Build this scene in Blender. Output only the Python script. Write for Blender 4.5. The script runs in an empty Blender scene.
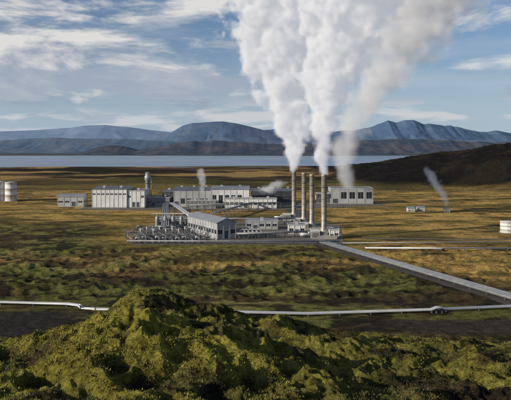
import bpy, math, random
import numpy as np
from mathutils import Vector, Matrix
random.seed(7); rng=np.random.default_rng(7)
S=bpy.context.scene
S.view_settings.view_transform='Standard'; S.view_settings.look='None'; S.view_settings.exposure=0

# ---------------------------------------------------------------- node helpers
class N:
    """tiny expression wrapper for float sockets"""
    def __init__(s,t,o): s.t=t; s.o=o
    def _m(s,op,*a,clamp=False):
        n=s.t.nodes.new('ShaderNodeMath'); n.operation=op; n.use_clamp=clamp
        for i,v in enumerate((s,)+a):
            if isinstance(v,N): s.t.links.new(v.o,n.inputs[i])
            else: n.inputs[i].default_value=v
        return N(s.t,n.outputs[0])
    def __add__(s,b): return s._m('ADD',b)
    __radd__=__add__
    def __sub__(s,b): return s._m('SUBTRACT',b)
    def __rsub__(s,b): return (s*-1.0)+b
    def __mul__(s,b): return s._m('MULTIPLY',b)
    __rmul__=__mul__
    def __truediv__(s,b): return s._m('DIVIDE',b)
    def f(s,op,*a): return s._m(op,*a)
    def clamp(s): return s._m('ADD',0.0,clamp=True)
    def ss(s,a,b):
        n=s.t.nodes.new('ShaderNodeMapRange'); n.interpolation_type='SMOOTHSTEP'
        s.t.links.new(s.o,n.inputs[0]); n.inputs[1].default_value=a; n.inputs[2].default_value=b
        return N(s.t,n.outputs[0])
def comb(t,x,y,z):
    n=t.nodes.new('ShaderNodeCombineXYZ')
    for i,v in enumerate((x,y,z)):
        if isinstance(v,N): t.links.new(v.o,n.inputs[i])
        else: n.inputs[i].default_value=v
    return n.outputs[0]
def noise(t,vec,scale,detail=5,rough=0.55,dist=0.0):
    n=t.nodes.new('ShaderNodeTexNoise'); t.links.new(vec,n.inputs['Vector'])
    n.inputs['Scale'].default_value=scale; n.inputs['Detail'].default_value=detail
    n.inputs['Roughness'].default_value=rough; n.inputs['Distortion'].default_value=dist
    return N(t,n.outputs[0])
def mixc(t,fac,a,b,mode='MIX'):
    n=t.nodes.new('ShaderNodeMix'); n.data_type='RGBA'; n.blend_type=mode
    for sock,v in ((n.inputs[0],fac),(n.inputs[6],a),(n.inputs[7],b)):
        if isinstance(v,N): t.links.new(v.o,sock)
        elif isinstance(v,(int,float)): sock.default_value=v
        elif isinstance(v,tuple): sock.default_value=(*v,1) if len(v)==3 else v
        else: t.links.new(v,sock)
    return n.outputs[2]

# ---------------------------------------------------------------- materials
def mat(name,col,rough=0.7,metal=0.0,var=0.15,vscale=0.4,bump=0.0,bscale=3.0,ribs=0.0,ribaxis='X'):
    m=bpy.data.materials.new(name); m.use_nodes=True; t=m.node_tree; b=t.nodes['Principled BSDF']
    tc=t.nodes.new('ShaderNodeTexCoord').outputs['Object']
    n1=noise(t,tc,vscale,6,0.6); n2=noise(t,tc,vscale*9,4,0.6)
    v=(n1*0.65+n2*0.35).ss(0.3,0.7)
    dk=tuple(c*(1-var) for c in col); lt=tuple(min(1,c*(1+var)) for c in col)
    t.links.new(mixc(t,v,dk,lt),b.inputs['Base Color'])
    b.inputs['Roughness'].default_value=rough; b.inputs['Metallic'].default_value=metal
    if bump or ribs:
        bp=t.nodes.new('ShaderNodeBump'); bp.inputs['Distance'].default_value=1.0
        h=noise(t,tc,bscale,5)*max(bump,0.001)
        if ribs:
            sp=t.nodes.new('ShaderNodeSeparateXYZ'); t.links.new(tc,sp.inputs[0])
            s=N(t,sp.outputs[0])+N(t,sp.outputs[1])
            h=h+(s*ribs).f('SINE')*0.02
        t.links.new(h.o,bp.inputs['Height']); bp.inputs['Strength'].default_value=1.0
        t.links.new(bp.outputs[0],b.inputs['Normal'])
    return m
M_white=mat('white_cladding',(0.60,0.61,0.60),0.6,0,0.17,0.12,ribs=5.0)
M_grey=mat('grey_cladding',(0.34,0.35,0.36),0.55,0.05,0.22,0.12,ribs=5.0)
M_mid=mat('mid_grey_cladding',(0.18,0.19,0.205),0.55,0.05,0.25,0.15,ribs=4.0)
M_dark=mat('dark_cladding',(0.065,0.07,0.08),0.5,0.1,0.2,0.2,ribs=4.0)
M_roof=mat('roof_metal',(0.25,0.27,0.30),0.5,0.2,0.2,0.1,ribs=6.0)
M_roofd=mat('roof_dark',(0.12,0.13,0.15),0.55,0.2,0.2,0.1,ribs=6.0)
M_conc=mat('concrete',(0.27,0.255,0.23),0.85,0,0.25,0.5,0.02,4)
M_glass=mat('window_glass',(0.02,0.026,0.034),0.12,0,0.3,0.3)
M_trim=mat('trim',(0.40,0.41,0.42),0.55,0.1,0.12)
M_stack=mat('stack_steel',(0.33,0.305,0.265),0.5,0.3,0.28,0.2)
M_stackd=mat('stack_ring',(0.14,0.125,0.11),0.6,0.3,0.2)
M_pipe=mat('aluminium_pipe',(0.55,0.56,0.57),0.4,0.5,0.15,0.25)
M_piped=mat('weathered_pipe',(0.24,0.25,0.26),0.5,0.4,0.25,0.25)
M_steel=mat('painted_steel',(0.12,0.125,0.13),0.6,0.3,0.15)
M_gravel=mat('gravel',(0.10,0.09,0.075),0.95,0,0.35,0.12,0.05,2)
M_asph=mat('dark_cinder',(0.045,0.038,0.034),0.95,0,0.35,0.2,0.06,2)

# ---------------------------------------------------------------- mesh helpers
def link(o,parent=None):
    S.collection.objects.link(o)
    if parent: o.parent=parent
    return o
def empty(name,loc=(0,0,0),rot=0.0):
    e=bpy.data.objects.new(name,None); e.empty_display_size=1; e.location=loc; e.rotation_euler=(0,0,rot)
    S.collection.objects.link(e); return e
def mesh(name,v,f,m,parent=None,smooth=False):
    me=bpy.data.meshes.new(name); me.from_pydata([tuple(map(float,p)) for p in v],[],f); me.materials.append(m)
    if smooth:
        for p in me.polygons: p.use_smooth=True
    me.update(); return link(bpy.data.objects.new(name,me),parent)
BF=[(0,3,2,1),(4,5,6,7),(0,1,5,4),(1,2,6,5),(2,3,7,6),(3,0,4,7)]
def boxes(parent,name,L,m):
    v=[];f=[]
    for (x0,x1,y0,y1,z0,z1) in L:
        b=len(v)
        v+=[(x0,y0,z0),(x1,y0,z0),(x1,y1,z0),(x0,y1,z0),(x0,y0,z1),(x1,y0,z1),(x1,y1,z1),(x0,y1,z1)]
        f+=[tuple(i+b for i in q) for q in BF]
    return mesh(name,v,f,m,parent)
def lathe(parent,name,prof,m,n=28,c=(0,0),cap=True):
    v=[];f=[]
    for r,z in prof:
        for i in range(n):
            a=2*math.pi*i/n; v.append((c[0]+r*math.cos(a),c[1]+r*math.sin(a),z))
    for k in range(len(prof)-1):
        for i in range(n):
            j=(i+1)%n; f.append((k*n+i,k*n+j,(k+1)*n+j,(k+1)*n+i))
    o=mesh(name,v,f,m,parent,True)
    return o
def tubes(parent,name,paths,r,m,n=10):
    """paths: list of polylines, mitred sweep into one mesh"""
    v=[];f=[]
    for P in paths:
        P=[Vector(p) for p in P]; b=len(v)
        for i,p in enumerate(P):
            d0=(P[i]-P[i-1]).normalized() if i>0 else (P[1]-P[0]).normalized()
            d1=(P[i+1]-P[i]).normalized() if i<len(P)-1 else d0
            tt=(d0+d1).normalized(); k=1/max(0.5,tt.dot(d0))
            ref=Vector((0,0,1)) if abs(tt.z)<0.85 else Vector((0.3,1,0)).normalized()
            a=tt.cross(ref).normalized(); c=a.cross(tt).normalized()
            for j in range(n):
                an=2*math.pi*j/n; v.append(p+(a*math.cos(an)+c*math.sin(an))*r*(1+(k-1)*0.5))
        for i in range(len(P)-1):
            for j in range(n):
                q=(j+1)%n; f.append((b+i*n+j,b+i*n+q,b+(i+1)*n+q,b+(i+1)*n+j))
        f.append(tuple(b+j for j in range(n))[::-1]); e=b+(len(P)-1)*n; f.append(tuple(e+j for j in range(n)))
    o=mesh(name,v,f,m,parent)
    for p in o.data.polygons: p.use_smooth=len(p.vertices)==4
    return o

# ---------------------------------------------------------------- terrain function
def _h(ix,iy,s):
    h=(ix*374761393+iy*668265263+s*2246822519)&0xffffffff
    h=((h^(h>>13))*1274126177)&0xffffffff
    return ((h^(h>>16))&0xffff)/65535.0
def vn(x,y,s=0):
    ix=np.floor(x).astype(np.int64); iy=np.floor(y).astype(np.int64); fx=x-ix; fy=y-iy
    fx=fx*fx*(3-2*fx); fy=fy*fy*(3-2*fy)
    a=_h(ix,iy,s); b=_h(ix+1,iy,s); c=_h(ix,iy+1,s); d=_h(ix+1,iy+1,s)
    return (a*(1-fx)+b*fx)*(1-fy)+(c*(1-fx)+d*fx)*fy
def fbm(x,y,sc,o=4,s=0,g=0.5):
    r=0;a=1;t=0
    c,sn=math.cos(.6),math.sin(.6)
    x=x/sc; y=y/sc
    for i in range(o):
        r=r+a*vn(x,y,s+i*17); t+=a; a*=g; x,y=(c*x-sn*y)*2.03+3.1,(sn*x+c*y)*2.03+1.7
    return r/t
def sst(x,a,b):
    t=np.clip((x-a)/(b-a),0,1); return t*t*(3-2*t)
def bill(x,y,sc,o,s): return 1-np.abs(2*fbm(x,y,sc,o,s)-1)
def toe_y(x): return 1030-np.clip(x-172,0,400)*0.75
def terrain(x,y):
    base=np.interp(y,[-3000,-400,0,40,60,75,100,130,150,172,188],[260,110,46,33.0,27.0,22.4,16.8,11.0,7.2,2.2,0])
    m1=np.interp(x,[-120,-60,-40,-33,-29,-26,-23,-20,-17,-14,-9,-1,7,14,24,40,60,120],
                   [6,5.2,4.6,5.0,6.8,9.2,11.6,13,13.5,12.9,11.3,9.6,8.4,6.8,5.2,4.6,4.6,6])
    z=base+m1*np.exp(-((y-118)/np.where(y>118,19.0,21.0))**2)
    m2=np.interp(x,[-60,-34,-27,-22,-17,-12,-7,-2,4,9,16,30,60],[4,4.4,5.6,7.4,9.0,9.4,8.8,7.2,4.8,2.8,1.6,2.0,3])
    z=z+m2*np.exp(-((y-82)/np.where(y>82,13.0,15.0))**2)
    near=sst(y,205,165)
    z=z+near*((fbm(x,y,17,4,1)-0.5)*5.0)*sst(y,0,50)
    z=z+near*(bill(x,y,8.5,2,77)-.75)*3.0*sst(y,30,60)
    z=z+near*(bill(x,y,3.4,3,5)-0.7)*1.9
    z=z+near*(bill(x,y,1.1,2,9)-0.7)*0.7
    # lava field roughness on plain
    plain=sst(y,228,245)*(1-sst(y,352,372))
    plain=plain*(1-np.exp(-((x-(33.6+(382-y)*0.3545))/9.0)**4))
    z=z+plain*((fbm(x,y,22,4,21)-0.5)*4.2-0.5+(bill(x,y,5,2,22)-.7)*1.9)
    side=sst(y,372,390)*(1-sst(y,800,1000))*sst(-x,90,170)*sst(y,560,400)
    z=z+side*(fbm(x,y,25,4,31)-0.5)*3.5
    far=sst(y,720,1000)*(1-sst(y,2000,2200))
    z=z+far*((fbm(x,y,120,4,41)-0.5)*13-1.0)
    # dark hill right
    hp=np.interp(x,[140,165,185,210,280,312,380,432,600,900,1600],[0,7,14,19,23,29,41,50,74,104,144])
    toe=toe_y(x)
    hill=hp*sst(y,toe,toe+240)*(1-sst(y,1500,2150))
    z=z+hill*(0.84+0.28*fbm(x,y,70,5,51))+np.clip(hill/20,0,1)*((bill(x,y,60,4,52)-.8)*10+(bill(x,y,17,3,53)-.75)*4)
    # lake basin
    sh=2240+(fbm(x,y*0,400,4,61)-0.5)*260; fs=6400+(fbm(x,y*0,900,4,62)-0.5)*700
    lake=sst(y,sh-60,sh+60)*(1-sst(y,fs-100,fs+100))
    z=z*(1-sst(y,sh-150,sh))-7*lake+sst(y,fs,fs+1500)*(6+10*fbm(x,y,900,4,63))
    return z
def colour(x,y,z):
    C=lambda *c: np.array(c)[None,:]
    n1=fbm(x,y,30,5,101); n2=fbm(x,y,6,4,102); n4=fbm(x,y,2.0,3,104)
    moss=C(.215,.200,.042); olive=C(.115,.108,.032); brown=C(.080,.054,.030); gold=C(.48,.31,.095); dark=C(.022,.018,.013); lt=C(.23,.205,.066)
    def mx(a,b,t): return a*(1-t[:,None])+b*t[:,None]
    # foreground
    fg=mx(olive+0*x[:,None],moss,sst(n2*0.6+n1*0.4,.40,.54))
    fg=mx(fg,brown,sst(fbm(x,y,11,4,111),.57,.66)*.8); fg=mx(fg,dark,sst(fbm(x,y,5,4,112),.60,.70)*0.8)  # brown heather patches; their dark tone also paints in cloud shadow
    hum=sst(bill(x,y,8.5,2,77)*.4+bill(x,y,3.4,3,5)*.6,.76,.56); fg=mx(fg,dark*1.2,hum*.85)  # shade in the hollows between hummocks, painted into the colour
    m2=np.exp(-((x+11)/17)**2-((y-80)/15)**2)
    fg=mx(fg,C(.275,.250,.046)*(0.65+0.7*n4)[:,None],np.clip(m2*1.3,0,1)*sst(n2,.34,.48)*(1-.75*hum))
    # lava moss plain
    green=C(.135,.140,.038)
    pl=mx(olive*1.0+0*x[:,None],lt,sst(n1,.44,.60)); pl=mx(pl,green,sst(fbm(x,y*1.6,19,4,123),.46,.56)*.8)
    pl=mx(pl,brown*.9,sst(fbm(x,y*1.7,26,5,121),.52,.62)*.9); pl=mx(pl,dark*1.1,sst(fbm(x,y*1.5,9,4,122),.53,.62)*.9)
    pl=mx(pl,dark*1.3,sst(bill(x,y,5,2,22),.66,.45)*.6)
    c=mx(fg,pl,sst(y,170,200))
    # golden meadow
    edge=(fbm(x,y,60,4,133)-.5)*110
    g=mx(gold+0*x[:,None],C(.28,.195,.065),sst(fbm(x,y*2,30,5,131),.47,.6)); g=mx(g,olive*1.0,sst(fbm(x,y*2.5,45,5,132),.54,.62)*.85); g=mx(g,brown*.8,sst(fbm(x,y*2.5,18,4,135),.58,.67)*.8)
    gm=np.maximum(sst(y,350+edge*0.8,400+edge*0.8)*sst(x+edge*.3,-100,-60), sst(y+edge,440,500))
    gm=gm*(1-sst(y,900,1150)); gm=gm*(1-0.85*sst(-x+edge,190,240)*sst(y,640,560))
    rg=sst(y,240,280)*sst(x-(33.6+(382-y)*0.3545)+edge*.4,4,20)*sst(fbm(x,y*2,40,4,134),.34,.5)
    md=sst(y,270,310)*(1-sst(y,345,372))*sst(fbm(x,y*2.2,50,5,136),.54,.64)*.6
    c=mx(c,g,np.clip(np.maximum(np.maximum(gm,rg*.85),md),0,1))
    # far plain
    fp=mx(brown*1.1+0*x[:,None],dark*1.2,sst(fbm(x*.5,y,120,5,141),.44,.57)); fp=mx(fp,C(.32,.21,.08),sst(fbm(x*.4,y,100,5,142),.53,.60)); fp=mx(fp,olive*.8,sst(fbm(x*.4,y,160,5,143),.52,.62)*.7)
    c=mx(c,fp,sst(y+edge*2,820,1000))
    hl=sst(y-toe_y(x)+edge*.6,-30,60)*sst(x,135,175)
    hc=mx(C(.012,.0105,.010)+0*x[:,None],C(.025,.020,.013),sst(fbm(x,y,55,5,151),.54,.68))
    c=mx(c,hc,hl)
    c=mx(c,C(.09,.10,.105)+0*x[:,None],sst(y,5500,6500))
    # dark cinder tracks round the near pipeline
    e2=(fbm(x,y,14,4,161)-.5)*9
    pad=sst(-x+e2*2,52,60)*sst(y+e2*.5,188,192)*(1-sst(y+e2*.5,216,221))
    tr=sst(x+e2*2,34,44)*sst(y+e2*.4,191,195)*(1-sst(y+e2*.4,207,212))
    c=mx(c,C(.040,.035,.033)*(0.7+.6*n4)[:,None],pad)
    c=mx(c,C(.060,.047,.038)*(0.7+.6*n4)[:,None],tr)
    return np.clip(c,0.004,1)

def ground():
    R=np.concatenate([np.linspace(1,44,26),np.geomspace(45,215,430),np.geomspace(216,2600,340),np.geomspace(2650,60000,120)])
    A=np.radians(np.concatenate([np.linspace(-180,-42,50)[:-1],np.linspace(-42,-27,50)[:-1],np.linspace(-27,27,700),np.linspace(27,42,50)[1:],np.linspace(42,180,50)[1:]]))
    RR,AA=np.meshgrid(R,A,indexing='ij'); nr,na=RR.shape
    x=(RR*np.sin(AA)).ravel(); y=(RR*np.cos(AA)).ravel(); z=terrain(x,y)
    me=bpy.data.meshes.new('ground'); me.vertices.add(nr*na)
    me.vertices.foreach_set('co',np.stack([x,y,z],1).astype(np.float32).ravel())
    i=np.arange(nr-1)[:,None]*na+np.arange(na-1)[None,:]
    q=np.stack([i,i+1,i+na+1,i+na],-1).reshape(-1,4)[:,::-1]
    me.loops.add(q.size); me.loops.foreach_set('vertex_index',q.astype(np.int32).ravel())
    me.polygons.add(len(q)); me.polygons.foreach_set('loop_start',np.arange(0,q.size,4,dtype=np.int32))
    me.polygons.foreach_set('use_smooth',np.ones(len(q),dtype=bool))
    me.update(calc_edges=True)
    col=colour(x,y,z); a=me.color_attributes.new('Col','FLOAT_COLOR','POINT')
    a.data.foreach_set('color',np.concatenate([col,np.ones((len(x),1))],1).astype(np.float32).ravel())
    m=bpy.data.materials.new('moss_and_heath'); m.use_nodes=True; t=m.node_tree; b=t.nodes['Principled BSDF']
    at=t.nodes.new('ShaderNodeAttribute'); at.attribute_name='Col'
    tc=t.nodes.new('ShaderNodeTexCoord').outputs['Object']
    f=noise(t,tc,1.9,7,.72)*0.6+noise(t,tc,0.35,5,.65)*0.4
    v=f.ss(.37,.63)*1.35+0.30
    cc=mixc(t,1.0,at.outputs['Color'],comb(t,v,v,v),'MULTIPLY')
    t.links.new(cc,b.inputs['Base Color']); b.inputs['Roughness'].default_value=1.0; b.inputs['Specular IOR Level'].default_value=0.05
    bp=t.nodes.new('ShaderNodeBump'); h=noise(t,tc,1.7,7,.74)*0.8+noise(t,tc,0.22,5,.6)*1.2
    t.links.new(h.o,bp.inputs['Height']); bp.inputs['Distance'].default_value=1.0; bp.inputs['Strength'].default_value=1.0
    t.links.new(bp.outputs[0],b.inputs['Normal']); me.materials.append(m)
    return link(bpy.data.objects.new('ground',me))
ground()

# moss cushions / heather tufts near the viewpoint : one object
def tufts():
    n=60000
    y=50+rng.random(n)**1.15*130; x=(rng.random(n)*2-1)*(y*0.42)
    keep=rng.random(n)<sst(fbm(x,y,7,3,300),.42,.62)*.9+0.1; x=x[keep];y=y[keep]; n=len(x)
    z=terrain(x,y); col=colour(x,y,z)
    nb=7; a=rng.random((n,nb))*6.283; L=(0.05+0.13*rng.random((n,nb)))*(0.6+0.8*rng.random((n,1))); w=0.035+0.045*rng.random((n,nb))
    bx=x[:,None]+rng.normal(0,.2,(n,nb)); by=y[:,None]+rng.normal(0,.2,(n,nb)); bz=np.repeat(z[:,None],nb,1)-0.04
    lean=.2+rng.random((n,nb))*1.3
    tx=bx+np.cos(a)*L*lean; ty=by+np.sin(a)*L*lean; tz=bz+L+.05
    px=-np.sin(a)*w; py=np.cos(a)*w
    V=np.stack([np.stack([bx-px,by-py,bz],-1),np.stack([bx+px,by+py,bz],-1),np.stack([tx,ty,tz],-1)],2).reshape(-1,3)
    k=n*nb; me=bpy.data.meshes.new('heather'); me.vertices.add(k*3); me.vertices.foreach_set('co',V.astype(np.float32).ravel())
    me.loops.add(k*3); me.loops.foreach_set('vertex_index',np.arange(k*3,dtype=np.int32)); me.polygons.add(k)
    me.polygons.foreach_set('loop_start',np.arange(0,k*3,3,dtype=np.int32)); me.update(calc_edges=True)
    c=np.repeat(col*(0.6+0.6*rng.random((n,1))),nb*3,0); at=me.color_attributes.new('Col','FLOAT_COLOR','POINT')
    at.data.foreach_set('color',np.concatenate([c,np.ones((len(c),1))],1).astype(np.float32).ravel())
    m=bpy.data.materials.new('heather'); m.use_nodes=True; t=m.node_tree
    aa=t.nodes.new('ShaderNodeAttribute'); aa.attribute_name='Col'
    t.links.new(aa.outputs['Color'],t.nodes['Principled BSDF'].inputs['Base Color']); t.nodes['Principled BSDF'].inputs['Roughness'].default_value=1
    me.materials.append(m); link(bpy.data.objects.new('heather_tufts',me))
tufts()

# ---------------------------------------------------------------- lake
m=bpy.data.materials.new('lake_water'); m.use_nodes=True; t=m.node_tree; b=t.nodes['Principled BSDF']
b.inputs['Roughness'].default_value=.3; b.inputs['Specular IOR Level'].default_value=.5
tc=t.nodes.new('ShaderNodeTexCoord').outputs['Object']; bp=t.nodes.new('ShaderNodeBump'); bp.inputs['Distance'].default_value=1
mp=t.nodes.new('ShaderNodeMapping'); mp.inputs['Scale'].default_value=(.002,.006,1); t.links.new(tc,mp.inputs[0])
t.links.new(mixc(t,noise(t,mp.outputs[0],1,6,.65).ss(.4,.62),(.17,.23,.32),(.32,.39,.46)),b.inputs['Base Color'])
t.links.new((noise(t,tc,.08,6,.7)*2.0).o,bp.inputs['Height']); t.links.new(bp.outputs[0],b.inputs['Normal'])
mesh('lake',[(-14000,2050,-1.5),(9000,2050,-1.5),(9000,7200,-1.5),(-14000,7200,-1.5)],[(0,1,2,3)],m)

# ---------------------------------------------------------------- mountains
def mountain(name,prof,dist,depth,colA,colB,seed,rough=.12,nx=460,ny=70,gsc=900,bmp=.05,cv=.5):
    px=np.array([p[0] for p in prof],float); pz=np.array([p[1] for p in prof],float)
    X=np.linspace(px[0]-abs(px[0])*.02-300,px[-1]+300,nx); V=np.linspace(-1,1,ny)
    XX,VV=np.meshgrid(X,V,indexing='ij'); Y=dist+VV*depth
    r=np.interp(XX,px,pz); e=np.interp(XX,[X[0],X[0]+500,X[-1]-500,X[-1]],[0,1,1,0])
    gl=fbm(XX+(fbm(XX,Y,gsc*.6,3,seed)-.5)*gsc*.8,Y*.4,gsc*.5,4,seed+3)
    sh=np.clip(1-np.abs(VV),0,1); prf=sh**1.15
    carve=(np.abs(2*gl-1))
    z=r*e*(prf*(1-0.35*(1-prf)) + (carve-.35)*cv*prf*(1-prf)*2.0)
    z+=(fbm(XX,Y*0+3,gsc*.25,4,seed+9)-.5)*r*rough*prf
    z-=6
    vv=np.stack([XX,Y,z],-1).reshape(-1,3)
    i=(np.arange(nx-1)[:,None]*ny+np.arange(ny-1)[None,:]).ravel()
    me=bpy.data.meshes.new(name); me.from_pydata(vv.tolist(),[],[(a,a+ny,a+ny+1,a+1) for a in i.tolist()])
    for p in me.polygons: p.use_smooth=True
    m=bpy.data.materials.new(name+'_hazed_rock'); m.use_nodes=True; t=m.node_tree; b=t.nodes['Principled BSDF']
    tc=t.nodes.new('ShaderNodeTexCoord').outputs['Object']
    n=noise(t,tc,2.2/gsc,7,.55)
    t.links.new(mixc(t,n.ss(.42,.60),colA,colB),b.inputs['Base Color']); b.inputs['Roughness'].default_value=1; b.inputs['Specular IOR Level'].default_value=0  # bluish distance haze is blended into both rock colours
    bp=t.nodes.new('ShaderNodeBump'); bp.inputs['Distance'].default_value=1; t.links.new((noise(t,tc,6.0/gsc,5,.5)*gsc*bmp).o,bp.inputs['Height']); t.links.new(bp.outputs[0],b.inputs['Normal'])
    me.materials.append(m); me.update(); link(bpy.data.objects.new(name,me))
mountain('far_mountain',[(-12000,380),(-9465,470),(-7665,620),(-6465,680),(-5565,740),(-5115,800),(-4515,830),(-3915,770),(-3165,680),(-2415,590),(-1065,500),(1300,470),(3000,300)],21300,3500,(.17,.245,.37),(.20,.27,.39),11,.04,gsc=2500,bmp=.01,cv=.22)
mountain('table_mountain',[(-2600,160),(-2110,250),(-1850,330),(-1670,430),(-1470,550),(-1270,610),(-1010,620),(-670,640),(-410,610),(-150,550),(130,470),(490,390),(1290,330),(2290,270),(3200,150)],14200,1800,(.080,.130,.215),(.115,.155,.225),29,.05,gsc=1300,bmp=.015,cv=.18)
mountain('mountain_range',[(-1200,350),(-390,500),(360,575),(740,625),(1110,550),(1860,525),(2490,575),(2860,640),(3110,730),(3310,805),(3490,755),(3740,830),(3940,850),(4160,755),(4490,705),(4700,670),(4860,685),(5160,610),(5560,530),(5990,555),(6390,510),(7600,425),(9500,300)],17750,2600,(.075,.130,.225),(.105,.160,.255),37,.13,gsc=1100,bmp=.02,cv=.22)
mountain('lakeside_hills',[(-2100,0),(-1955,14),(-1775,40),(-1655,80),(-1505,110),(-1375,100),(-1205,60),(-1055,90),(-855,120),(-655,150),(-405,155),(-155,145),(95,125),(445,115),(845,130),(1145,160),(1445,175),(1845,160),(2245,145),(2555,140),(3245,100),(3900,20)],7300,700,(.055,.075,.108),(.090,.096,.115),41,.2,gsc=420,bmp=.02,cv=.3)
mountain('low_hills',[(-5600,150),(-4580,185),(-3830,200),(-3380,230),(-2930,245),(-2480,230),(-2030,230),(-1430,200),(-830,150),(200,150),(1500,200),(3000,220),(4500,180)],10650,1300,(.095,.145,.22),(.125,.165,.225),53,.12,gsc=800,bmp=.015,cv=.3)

# ---------------------------------------------------------------- yards, roads
def sheet(name,poly,m,z=0.05):
    return mesh(name,[(x,y,z) for x,y in poly],[tuple(range(len(poly)))],m)
sheet('gravel_yard',[(-66,374),(46,374),(50,404),(56,470),(34,520),(-2,520),(-8,500),(-45,500),(-72,455)],M_gravel)
sheet('plant_forecourt',[(-150,590),(24,590),(30,602),(118,636),(118,668),(-150,668)],M_gravel,0.055)
sheet('access_road',[(34,520.1),(40,520.1),(44,584.9),(30,601),(24,589.9),(30,560)],M_asph,0.06)
sheet('meadow_road',[(60,400),(200,392),(200,396),(60,404)],M_gravel,0.07)

# ---------------------------------------------------------------- buildings
def hall(name,loc,w,dep,h,roof='flat',rise=2.0,bays=6,wall=M_grey,roofm=M_roof,rot=0.0,win=(0.45,0.62),doors=(1,),vents=3,ridge='x',winm=M_glass,sidewin=True):
    e=empty(name,(loc[0],loc[1],0),rot)
    boxes(e,'plinth',[(-.12,w+.12,-.12,dep+.12,-1,.7)],M_conc)
    boxes(e,'walls',[(0,w,0,dep,.7,h)],wall)
    bw=w/bays; rib=[]
    for i in range(bays+1):
        x=min(max(i*bw,.2),w-.2); rib.append((x-.16,x+.16,-.22,.0,.7,h-.1)); rib.append((x-.16,x+.16,dep,dep+.22,.7,h-.1))
    nb=max(2,int(dep/bw)); sw=dep/nb
    for i in range(1,nb):
        y=i*sw; rib.append((-.22,0,y-.16,y+.16,.7,h-.1)); rib.append((w,w+.22,y-.16,y+.16,.7,h-.1))
    boxes(e,'columns',rib,wall)
    g=[];fr=[]
    for i in range(bays):
        if i in doors: continue
        x0=i*bw+bw*.18; x1=(i+1)*bw-bw*.18; z0=h*win[0]; z1=h*win[1]
        g.append((x0,x1,-.06,0,z0,z1)); fr+=[(x0-.15,x1+.15,-.14,0,z0-.2,z0),(x0-.15,x1+.15,-.14,0,z1,z1+.15),((x0+x1)/2-.06,(x0+x1)/2+.06,-.12,-.06,z0,z1)]
    if sidewin:
        for i in range(nb):
            y0=i*sw+sw*.2; y1=(i+1)*sw-sw*.2; z0=h*win[0]; z1=h*win[1]
            g.append((-.06,0,y0,y1,z0,z1)); g.append((w,w+.06,y0,y1,z0,z1))
            fr+=[(-.14,0,y0-.15,y1+.15,z0-.2,z0),(w,w+.14,y0-.15,y1+.15,z0-.2,z0)]
    boxes(e,'windows',g,winm); boxes(e,'window_frames',fr,M_trim)
    d=[];df=[]
    for i in doors:
        x0=i*bw+bw*.2; x1=(i+1)*bw-bw*.2; zt=min(5.0,h*.55)
        d.append((x0,x1,-.07,0,.7,zt)); df+=[(x0-.25,x0,-.2,0,.7,zt+.25),(x1,x1+.25,-.2,0,.7,zt+.25),(x0,x1,-.2,0,zt,zt+.25)]
    if d: boxes(e,'doors',d,M_dark); boxes(e,'door_frames',df,M_trim)
    o=.5
    if roof=='flat':
        boxes(e,'roof',[(-.05,w+.05,-.05,dep+.05,h,h+.25)],roofm)
        boxes(e,'parapet',[(-.3,w+.3,-.3,-.05,h-.05,h+.6),(-.3,w+.3,dep+.05,dep+.3,h-.05,h+.6),(-.3,-.05,-.05,dep+.05,h-.05,h+.6),(w+.05,w+.3,-.05,dep+.05,h-.05,h+.6)],M_trim); top=h+.25
    else:
        n=2 if roof=='gable' else (1 if roof=='shed' else 12)
        L=w if ridge=='x' else dep; T=dep if ridge=='x' else w
        pr=[]
        for i in range(n+1):
            u=i/n
            zz=h+(rise*u if roof=='shed' else rise*(1-abs(2*u-1)) if roof=='gable' else rise*math.sqrt(max(0,1-(2*u-1)**2*.98)))
            pr.append((-o+u*(T+2*o),zz))
        v=[];f=[]
        for l in (-o,L+o):
            for dz in (0,.3):
                for (tt,zz) in pr: v.append((l,tt,zz+dz) if ridge=='x' else (tt,l,zz+dz))
        k=n+1
        for i in range(n):
            f+=[(i,i+1,2*k+i+1,2*k+i),(k+i,3*k+i,3*k+i+1,k+i+1),(i,k+i,k+i+1,i+1),(2*k+i,2*k+i+1,3*k+i+1,3*k+i)]
        f+=[(0,2*k,3*k,k),(n,k+n,3*k+n,2*k+n)]
        mesh('roof',v,f,roofm,e)
        v=[];f=[]
        for l in (0.01,L-.01):
            b=len(v)
            for (tt,zz) in pr:
                tt=min(max(tt,0.0),T); v.append((l,tt,zz-.02) if ridge=='x' else (tt,l,zz-.02))
            v.append((l,T,h) if ridge=='x' else (T,l,h)); v.append((l,0,h) if ridge=='x' else (0,l,h)); f.append(tuple(range(b,len(v))))
        mesh('gable_walls',v,f,wall,e); top=h+rise*.75
    if vents:
        vv=[]
        for i in range(vents):
            x=w*(i+.5)/vents; y=dep*.5; vv.append((x-1,x+1,y-1,y+1,top-.5,top+1.6+.0)); vv.append((x-1.2,x+1.2,y-1.2,y+1.2,top+1.6,top+1.8))
        boxes(e,'roof_vents',vv,M_trim)
    return e
hall('utility_shed',(-174,623),23,16,8.6,'arch',2.2,4,M_grey,M_roof,doors=(2,),vents=0)
hall('storage_hall',(-141,612),30,30,16.0,'shed',1.2,8,M_white,M_roofd,win=(.72,.78),doors=(),vents=2)
hall('storage_hall',(-110.8,613),15,28,14.6,'flat',0,4,M_white,M_roofd,win=(.62,.72),doors=(1,2),vents=1)
hall('storage_annex',(-95.4,622),20,20,8,'flat',0,5,M_mid,M_roofd,doors=(1,),vents=2)
hall('transformer_building',(-84,640),11,14,12,'gable',2,3,M_dark,M_roofd,doors=(1,),vents=1)
hall('turbine_hall',(-72,623),33,36,14.5,'gable',2.2,6,M_grey,M_roofd,win=(.2,.52),doors=(0,),vents=3)
hall('turbine_hall',(-38.6,620),33,36,15.2,'arch',2.2,6,M_white,M_roof,win=(.25,.7),doors=(5,),vents=2)
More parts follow.
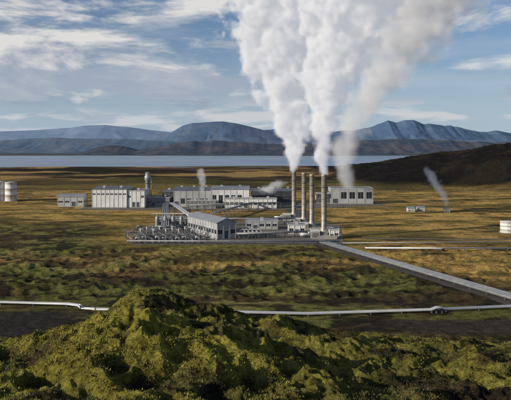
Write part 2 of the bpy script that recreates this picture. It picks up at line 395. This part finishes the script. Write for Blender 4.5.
hall('control_building',(-26,604),44,14,8.2,'flat',0,11,M_white,M_roofd,win=(.42,.68),doors=(4,),vents=3)
hall('workshop_building',(-58,606),24,12,6.5,'flat',0,7,M_mid,M_roofd,win=(.4,.66),doors=(2,),vents=2)
hall('separator_building',(-4,668),42,22,11,'gable',2.5,6,M_dark,M_roofd,doors=(2,),vents=3)
hall('cooling_house',(70,657),39,26,14.2,'flat',0,5,M_grey,M_roofd,win=(.35,.78),doors=(0,),vents=0)
hall('cooling_annex',(58,664),11.5,16,9,'flat',0,2,M_dark,M_roofd,doors=(0,),vents=0)
ang=math.atan2(5,10.4)
hall('heat_exchanger_building',(-21.4,394),11.6,46,9.2,'gable',2.6,3,M_grey,M_roof,rot=ang,win=(.35,.6),doors=(1,),vents=0,ridge='y')
hall('pump_house',(-62,452),26,12,6.0,'flat',0,6,M_mid,M_roofd,rot=.12,win=(.4,.7),doors=(2,),vents=2)
hall('valve_house',(-6,446),20,10,5.2,'flat',0,5,M_grey,M_roofd,win=(.4,.7),doors=(1,),vents=1)
for x,y in ((123,573),(132,577)): hall('well_hut',(x,y),5.5,5,2.8,'gable',1.2,2,M_white,M_roof,doors=(0,),vents=0)
hall('utility_shed',(60,700),18,10,5,'gable',1.4,4,M_white,M_roofd,doors=(1,),vents=0)

def tank(name,x,y,r,h):
    e=empty(name,(x,y,0)); lathe(e,'shell',[(r,-.5),(r,h*.33),(r+.08,h*.33),(r+.08,h*.34),(r,h*.34),(r,h*.66),(r+.08,h*.66),(r+.08,h*.67),(r,h*.67),(r,h),(r+.2,h),(r+.2,h+.2),(r*.5,h+r*.08),(0.01,h+r*.12)],M_white,40)
    x0=r*math.cos(-1.2); y0=r*math.sin(-1.2)-.25
    boxes(e,'ladder',[(x0-.3,x0+.3,y0-.05,y0+.05,.3+i*.5,.38+i*.5) for i in range(int(h*2)-1)]+[(x0-.36,x0-.3,y0-.06,y0+.06,0,h+1),(x0+.3,x0+.36,y0-.06,y0+.06,0,h+1)],M_steel)
    lathe(e,'foundation',[(r+.6,-1),(r+.6,.3),(r,.3)],M_conc,40)
tank('storage_tank',-240,696,5.6,18.4); tank('storage_tank',-251.6,698,5.8,18.8)
tank('water_tank',153,430,4.6,6.6)

# chimneys
def chimney(x,y,h,r,base):
    e=empty('steam_stack',(x,y,0))
    lathe(e,'shaft',[(r*2.2,-.5),(r*2.2,1.5),(r*1.1,5.5),(r,6),(r*.93,h-1.2),(r*1.0,h-1.1),(r*1.0,h),(r*.8,h),(r*.8,h-3)],M_stack)
    for k in range(1,7):
        z=6+(h-8)*k/7; lathe(e,'flange_%d'%k,[(r*.9,z),(r*1.06,z),(r*1.06,z+.2),(r*.9,z+.2)],M_stackd)
    z=h*.8; lathe(e,'platform',[(r,z),(r+.8,z),(r+.8,z+.15),(r,z+.15)],M_steel)
    tubes(e,'railing',[[((r+.75)*math.cos(a),(r+.75)*math.sin(a),z+.15),((r+.75)*math.cos(a),(r+.75)*math.sin(a),z+1.2)] for a in np.linspace(0,6.28,13)[:-1]]+[[((r+.75)*math.cos(a),(r+.75)*math.sin(a),z+1.2) for a in np.linspace(0,6.2,20)]],.04,M_steel,5)
    boxes(e,'ladder',[(-.3,.3,-r-.35,-r-.28,1+i*.6,1.08+i*.6) for i in range(int((h-2)/.6))]+[(-.36,-.3,-r-.36,-r-.28,.5,h),(.3,.36,-r-.36,-r-.28,.5,h)],M_steel)
    b=base; boxes(e,'silencer_block',[(-b,-1.8*r+.3,-b*.6,b*.6,-.5,4.2),(-b*.5,b*.9,-b*.75,b*.75,-.5,1.9)],M_conc)
    boxes(e,'silencer_cap',[(-b-.2,-1.8*r+.5,-b*.6-.2,b*.6+.2,4.2,4.5)],M_white)
    boxes(e,'louvre',[(-b+.6,-1.8*r-.3,-b*.6-.06,-b*.6,1+.5*i,1.3+.5*i) for i in range(5)],M_dark)
    tubes(e,'inlet_pipe',[[(-b-6,0,2.2),(-b,0,2.2)],[(-b-6,2,1.4),(-b-1,2,1.4),(-b-1,2,3),(-b,2,3)]],.6,M_pipe)
chimney(38.9,403,36.2,1.65,7.5); chimney(35.3,444,35,1.55,7.5); chimney(32.3,473,35,1.6,7.5); chimney(27.5,507,35,1.6,8)
hall('silencer_house',(19.5,420),10,9,5.5,'flat',0,3,M_white,M_roofd,win=(.4,.65),doors=(1,),vents=1)
hall('silencer_house',(41.5,399),5.5,9,5.0,'flat',0,2,M_white,M_roof,win=(.4,.65),doors=(0,),vents=0)
e=empty('vent_tower',(-98,645,0)); lathe(e,'shaft',[(3.2,-.5),(3.2,6),(2.3,9),(2.1,22),(2.9,23),(2.9,26),(2.2,27),(2.0,30),(1.7,30),(1.7,28)],M_piped)
lathe(e,'platform',[(2,20),(3.6,20),(3.6,20.2),(2,20.2)],M_steel)
tubes(e,'side_pipe',[[(3.4,-1,0),(3.4,-1,24),(2,-.5,25)]],.35,M_pipe)

def vessel(x,y,rot,L=9,r=1.3,m=M_pipe):
    e=empty('steam_separator',(x,y,0),rot)
    n=20; prof=[(0.02,-L/2-r*.55),(r*.6,-L/2-r*.42),(r*.9,-L/2-r*.15),(r,-L/2),(r,-L/4),(r*1.04,-L/4),(r*1.04,-L/4+.2),(r,-L/4+.2),(r,L/2),(r*.9,L/2+r*.15),(r*.6,L/2+r*.42),(.02,L/2+r*.55)]
    v=[];f=[]
    for rr,l in prof:
        for i in range(n): a=6.28318*i/n; v.append((l,rr*math.cos(a),2.2+rr*math.sin(a)))
    for k in range(len(prof)-1):
        for i in range(n): j=(i+1)%n; f.append((k*n+i,k*n+j,(k+1)*n+j,(k+1)*n+i))
    mesh('shell',v,f,m,e,True)
    boxes(e,'saddles',[(-L*.3-.25,-L*.3+.25,-r*.8,r*.8,0,1.5),(L*.3-.25,L*.3+.25,-r*.8,r*.8,0,1.5)],M_conc)
    tubes(e,'nozzles',[[(-L*.2,0,3.2),(-L*.2,0,5),(-L*.2,3,5)],[(L*.25,0,3.2),(L*.25,0,4.6)],[(L/2,0,2.2),(L/2+2,0,2.2),(L/2+2,0,.3)]],.28,M_piped,8)
for i in range(4): vessel(-68+i*7,424+i*1.2,1.9,8,1.0,M_piped)
# manifold of inlet pipes running in from the wells, with elbows, valves and walkways
e=empty('pipe_manifold',(-66,382,0)); P=[];Q=[];W=[];H=[]
for i in range(11):
    x=i*3.6; h=1.6+.9*(i%3); y1=16+6*(i%4)
    P.append([(x,0,.2),(x,0,h),(x-1.0,4,h),(x-y1*.35,y1,h),(x-y1*.35,y1,h+2.2),(x-y1*.35+3,y1,h+2.2)])
    Q.append([(x+1.2,1,0),(x+1.2,1,2.6+.5*(i%2)),(x+3.0,1.2,2.6+.5*(i%2)),(x+3.0,1.2,0)])
    Q.append([(x+.6,20,0),(x+.6,20,5.2+1.2*(i%2)),(x+2.4,22,5.2+1.2*(i%2)),(x+2.4,22,0)])
    W+=[(x-.35,x+.35,-.35,.35,h-.7,h-.1),(x-.05,x+.05,-.05,.05,h+.35,h+1.1)]
for j in range(4):
    y=3+j*7; H+=[(-4-j*2,38-j*2,y-.5,y+.5,3.9,4.02)]
    for i in range(9):
        x=-3-j*2+i*5; H+=[(x-.09,x+.09,y-.45,y-.27,-.3,3.9),(x-.09,x+.09,y+.27,y+.45,-.3,3.9),(x-.04,x+.04,y-.49,y-.41,4.02,5.0)]
    H+=[(-4-j*2,38-j*2,y-.49,y-.43,4.95,5.02)]
tubes(e,'inlet_pipes',P,.42,M_piped); tubes(e,'loops',Q,.26,M_pipe,8); boxes(e,'valves',W,M_steel); boxes(e,'walkways',H,M_steel)
e=empty('separator_tower',(-53,440,0))
for i in range(5):
    x=-8+i*5.0; lathe(e,'vessel_%d'%i,[(1.0,.8),(1.2,1.2),(1.2,8),(1.0,8.8),(.4,9.2),(.3,10.6),(.01,10.6)],M_piped,16,(x,0))
    lathe(e,'skirt_%d'%i,[(1.1,-.3),(1.1,.9)],M_conc,16,(x,0))
tubes(e,'header',[[(-11,0,10.6),(16,0,10.6),(18,-4,10.6),(18,-4,1)],[(-11,-2.2,3),(16,-2.2,3)]],.35,M_piped)

def portal_rack(name,p0,p1,n,h,w,npipe,r=.35,zig=False,pm=M_pipe):
    p0=Vector((*p0,0)); p1=Vector((*p1,0)); d=(p1-p0); L=d.length; e=empty(name,p0,math.atan2(d.y,d.x))
    bx=[]
    for i in range(n+1):
        x=L*i/n; bx+=[(x-.15,x+.15,-w/2-.15,-w/2+.15,-.5,h),(x-.15,x+.15,w/2-.15,w/2+.15,-.5,h),(x-.18,x+.18,-w/2-.4,w/2+.4,h,h+.3)]
    boxes(e,'frames',bx,M_steel)
    P=[]
    for k in range(npipe):
        y=-w/2+w*(k+.5)/npipe; P.append([(-.5,y,h+.3+r),(L+.5,y,h+.3+r)])
    tubes(e,'pipes',P,r,pm); return e
portal_rack('pipe_rack',(-74,585),(-52,410),18,5.5,5,4,.4,pm=M_piped)
portal_rack('pipe_rack',(-66,560),(-40,446),12,7.5,4,3,.5,pm=M_pipe)
portal_rack('pipe_rack',(-68,378),(44,376),24,1.0,2.4,2,.33,pm=M_piped)
portal_rack('pipe_rack',(-40,470),(26,470),12,4,4,3,.4,pm=M_piped)
portal_rack('pipe_rack',(-10,398),(34,410),8,2.4,4,3,.45,pm=M_piped)
portal_rack('pipe_rack',(-52,560),(20,585),12,6,4,3,.4,pm=M_piped)
portal_rack('pipe_rack',(-30,500),(-2,600),10,5,4,3,.4,pm=M_piped)
e=empty('expansion_loops',(-9,399,0))
P=[]
for i in range(5):
    x=i*2.3; P.append([(x,i*.4,0)]+[(x+1.6*(1-math.cos(a)),i*.4+2,3+2.2*math.sin(a)) for a in np.linspace(0,math.pi,9)]+[(x+3.2,i*.4+3,0)])
tubes(e,'loops',P,.38,M_pipe)

def pipeline(name,pts,r,offs=(0,),z=1.3,step=9,m=M_pipe,strip=None):
    e=empty(name); paths=[];sad=[]
    P=[Vector((p[0],p[1],0)) for p in pts]
    for o in offs:
        q=[]
        for i,p in enumerate(P):
            a=P[max(0,i-1)]; b=P[min(len(P)-1,i+1)]; d=(b-a).normalized(); n=Vector((-d.y,d.x,0))
            zz=z+(pts[i][2] if len(pts[i])>2 else 0); q.append(p+n*o+Vector((0,0,zz)))
        paths.append(q)
    tubes(e,'pipes',paths,r,m,12)
    w=max(offs)-min(offs)+r*2
    for i in range(len(P)-1):
        d=P[i+1]-P[i]; L=d.length
        if L<.1: continue
        u=d/L; n=Vector((-u.y,u.x,0)); k=max(1,int(L/step))
        for j in range(k+1):
            c=P[i]+u*(L*j/k)
            for s_ in (-1,1):
                c2=c+n*(sum(offs)/len(offs)+s_*w*.5)
                sad.append((c2.x-.12,c2.x+.12,c2.y-.12,c2.y+.12,-.6,z-r*.6))
    boxes(e,'supports',sad,M_steel); return e
pipeline('main_pipeline',[(34,381),(60,307.7),(85,237),(103,190),(112,172)],.62,(-1.6,0.3,2.2),1.2,9,M_piped)
mesh('pipeline_service_strip',[(29.5,380,.045),(36.5,383,.045),(108,181,.045),(99,177,.045)],[(0,1,2,3)],M_asph)
pipeline('field_pipeline',[(55,356),(90,355),(92,352.5),(94,355),(200,353)],.36,(0,),.9,10)
pipeline('field_pipeline',[(46,376),(120,381),(220,384)],.28,(0,),.7,10,M_piped)
pipeline('near_pipeline',[(-140,231),(-82,228.6),(-60,226),(-56,224,.0),(-55,223.6,-.8),(-50,222,-.8),(-20,216,-.0),(15.7,212.6),(54,217.8),(55.3,217.4,.7),(57,217.6,.7),(58.5,218.6,0),(80,222.6),(150,232)],.34,(0,1.1),.9,8)
hall('well_hut',(151,566),4,4,2.6,'gable',1.0,2,M_white,M_roof,doors=(0,),vents=0)
for x,y in ((-60,378),(-20,377),(20,376),(52,430),(-30,560),(10,596),(60,640),(-120,600),(150,410)):
    e=empty('lamp_post',(x,y,0)); tubes(e,'pole',[[(0,0,0),(0,0,8)]],.11,M_steel,6); tubes(e,'arm',[[(0,0,8),(0,-1.4,8.3)]],.07,M_steel,6); boxes(e,'lamp_head',[(-.18,.18,-2.0,-1.3,8.2,8.4)],M_trim)

# ---------------------------------------------------------------- steam
def vol_mat(name,d,g=-0.3,em=.3):
    v=bpy.data.materials.new(name); v.use_nodes=True; t=v.node_tree; t.nodes.clear()
    o=t.nodes.new('ShaderNodeOutputMaterial'); p=t.nodes.new('ShaderNodeVolumePrincipled')
    p.inputs['Density'].default_value=d; p.inputs['Color'].default_value=(.99,.99,.99,1); p.inputs['Anisotropy'].default_value=g
    a=t.nodes.new('ShaderNodeAttribute'); a.attribute_name='density'      # added glow standing in for light scattered many times inside the droplets
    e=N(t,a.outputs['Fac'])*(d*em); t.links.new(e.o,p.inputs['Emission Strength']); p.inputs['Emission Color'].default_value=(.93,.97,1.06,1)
    t.links.new(p.outputs[0],o.inputs['Volume']); return v
def steam(name,pts,Y0,vox,dens,amp=(1.0,.6),nsc=(14,5),gain=2.2,fade=.85,em=.3,ydrift=0.0):
    P=np.array(pts,float); z0,z1=P[0,1],P[-1,1]; T=(P[:,1]-z0)/(z1-z0); dg=min(4,len(P)-1)
    cx=np.polyfit(T,P[:,0],dg)[::-1]; cr=np.polyfit(T,P[:,2],dg,w=1/np.maximum(P[:,2],1))[::-1]
    rm=P[:,2].max()*1.35
    lo=(P[:,0].min()-rm,Y0-rm,z0-0.5); hi=(P[:,0].max()+rm,Y0+rm,z1+5)
    g=bpy.data.node_groups.new(name,'GeometryNodeTree'); g.interface.new_socket('Geometry',in_out='OUTPUT',socket_type='NodeSocketGeometry')
    pos=g.nodes.new('GeometryNodeInputPosition').outputs[0]
    sp=g.nodes.new('ShaderNodeSeparateXYZ'); g.links.new(pos,sp.inputs[0]); x,y,z=[N(g,sp.outputs[i]) for i in range(3)]
    t=(z-z0)/(z1-z0)
    def poly(c):
        r=t*float(c[-1])+float(c[-2])
        for k in c[-3::-1]: r=r*t+float(k)
        return r
    X=poly(cx); R=poly(cr).f('MAXIMUM',float(P[0,2])*.8)
    dx=x-X; dy=y-Y0-t*ydrift; dist=(dx*dx+dy*dy).f('SQRT')
    n1=noise(g,pos,1/nsc[0],2,.5,.3); n2=noise(g,pos,1/nsc[1],5,.6,.5)
    def vor(sc,off):
        mp=g.nodes.new('ShaderNodeVectorMath'); mp.operation='ADD'; g.links.new(pos,mp.inputs[0]); mp.inputs[1].default_value=(off,off,off)
        vo=g.nodes.new('ShaderNodeTexVoronoi'); vo.feature='F1'; g.links.new(mp.outputs[0],vo.inputs['Vector']); vo.inputs['Scale'].default_value=1/sc
        return 0.5-N(g,vo.outputs['Distance'])
    q=t.ss(0,.12)*.75+.25
    f=(dist/R)*-1.0+1.0+((n1-.5)*amp[0]*1.9+(n2-.5)*amp[1]*1.7+vor(nsc[0]*.9,3)*.65+vor(nsc[0]*.38,9)*.36)*q
    f=f-t.ss(fade,1.0)*2.0
    den=(f*gain).clamp()*t.ss(-.005,.01)
    vc=g.nodes.new('GeometryNodeVolumeCube'); g.links.new(den.o,vc.inputs['Density'])
    vc.inputs['Min'].default_value=lo; vc.inputs['Max'].default_value=hi
    for k,a in enumerate('XYZ'): vc.inputs['Resolution '+a].default_value=max(16,int((hi[k]-lo[k])/vox))
    sm=g.nodes.new('GeometryNodeSetMaterial'); g.links.new(vc.outputs[0],sm.inputs['Geometry']); sm.inputs['Material'].default_value=vol_mat(name+'_vapour',dens,em=em)
    go=g.nodes.new('NodeGroupOutput'); g.links.new(sm.outputs[0],go.inputs[0])
    me=bpy.data.meshes.new(name); me.from_pydata([(0,0,0)],[],[]); o=link(bpy.data.objects.new(name,me))
    md=o.modifiers.new('vapour','NODES'); md.node_group=g; return o
steam('steam_plume',[(27.5,34.6,2),(26.8,42.9,5),(26,53.6,8.5),(26,67.9,11.5),(24,82,15),(20.3,96.4,19),(16,114,22),(14,132,26),(17.5,150,30),(25,171,36),(39,193,43)],507,1.6,.38,gain=2.3,em=.27)
steam('steam_plume',[(38.6,36,2),(38.5,44.4,3.6),(38.3,55.7,5.6),(37.8,67,7.6),(39.5,78.4,10.5),(42.3,89.8,13.5),(45.7,101,16.5),(48,112.5,20),(50.8,126.7,24),(56.5,143.7,28),(65,161,34)],403,1.4,.45,nsc=(11,4),gain=2.3,em=.27)
steam('steam_plume',[(82.7,15,6),(82.7,32.6,11),(83.6,50,13),(87,67.5,15.5),(93.2,85,19),(102.8,102.6,23),(116,120,28),(130.8,137.6,33),(144,155,40),(148.3,172.6,46),(157,198.8,52),(170,225,58)],640,2.4,.065,amp=(1.1,.7),nsc=(20,8),gain=1.5,em=.15)
steam('steam_wisp',[(154,3,1),(152,12,3),(146,22,4.5),(139,34,6),(136,50,8)],573,.9,.07,nsc=(6,2.5),fade=.5,em=.2)
steam('steam_wisp',[(-46,14,2),(-46,22,3.5),(-47,32,4.5),(-50,42,4)],615,.9,.09,nsc=(6,2.5),fade=.5,em=.2)
steam('steam_wisp',[(10,10,8),(14,15,9),(22,20,9),(28,27,7)],655,1.2,.05,nsc=(8,3),fade=.5,em=.15)

# ---------------------------------------------------------------- sun and sky
EL=math.radians(19); sd=Vector((-0.88,-0.475,0)).normalized()*math.cos(EL)+Vector((0,0,math.sin(EL)))
sl=bpy.data.lights.new('sun','SUN'); sl.energy=5.0; sl.angle=math.radians(.5); sl.color=(1,.89,.73)
so=link(bpy.data.objects.new('sun',sl)); so.rotation_euler=sd.to_track_quat('Z','Y').to_euler(); so.location=(-100,-100,200)
w=bpy.data.worlds.new('World'); S.world=w; w.use_nodes=True; t=w.node_tree; t.nodes.clear()
out=t.nodes.new('ShaderNodeOutputWorld'); bg=t.nodes.new('ShaderNodeBackground'); bg.inputs[1].default_value=.08
sk=t.nodes.new('ShaderNodeTexSky'); sk.sky_type='NISHITA'; sk.sun_disc=False; sk.sun_elevation=EL; sk.sun_rotation=math.atan2(sd.x,sd.y)%(2*math.pi); sk.dust_density=.5; sk.air_density=1.0; sk.ozone_density=2.5
gen=t.nodes.new('ShaderNodeTexCoord').outputs['Generated']; sp=t.nodes.new('ShaderNodeSeparateXYZ'); t.links.new(gen,sp.inputs[0])
x,y,z=[N(t,sp.outputs[i]) for i in range(3)]; az=x.f('ARCTAN2',y); el=z.f('ARCSINE')
def gauss(c,s):
    e=(el-c)/s; return (e*e*-1.0).f('EXPONENT')
p=comb(t,az*6.5,el*21.0,4.3); p2=comb(t,az*6.5-.10,el*21.0+.32,4.3)
d1=noise(t,p,1.0,9,.58,.3); d2=noise(t,p2,1.0,9,.58,.3)
q1=noise(t,comb(t,az*9.0,el*48.0,1.7),1.0,8,.55,.15)
left=1.0-az.ss(-.10,.14)
cov=gauss(.130,.045)*left*.25+gauss(.20,.03)*.07+gauss(.155,.03)*.03+el.ss(.25,.6)*.03
cd=(d1+cov-.02).ss(.55,.72)
cd2=(q1+gauss(.092,.018)*(left*.30+.02)+gauss(.042,.014)*(.12+left*.04)+gauss(.07,.012)*.03-.01).ss(.55,.68)
thin=noise(t,comb(t,az*3.0,el*26.0,9.1),1.0,6,.6).ss(.42,.75)*.4*el.ss(.0,.06)
lit=((d1-d2)*5.0+.45+(el-.12)*9.0).clamp()
cc=mixc(t,lit,(3.7,4.4,5.7),(9.4,9.2,8.9))
base=mixc(t,(1.0-el.ss(-.02,.16))*.88,mixc(t,1.0,sk.outputs[0],(.88,.92,1.08),'MULTIPLY'),(4.9,6.3,8.0))
c1=mixc(t,thin,base,(5.8,6.6,7.7)); c2=mixc(t,cd*.95,c1,cc)
c3=mixc(t,cd2*.8,c2,mixc(t,el.ss(.05,.078),(7.8,7.9,8.1),(4.4,5.1,6.3)))
t.links.new(c3,bg.inputs[0]); t.links.new(bg.outputs[0],out.inputs[0])

# ---------------------------------------------------------------- camera
cam=bpy.data.cameras.new('camera'); cam.lens=50; cam.sensor_width=36; cam.shift_y=-0.0978; cam.clip_start=.5; cam.clip_end=120000
co=link(bpy.data.objects.new('camera',cam)); co.location=(0,0,50); co.rotation_euler=(math.radians(90),0,0); S.camera=co
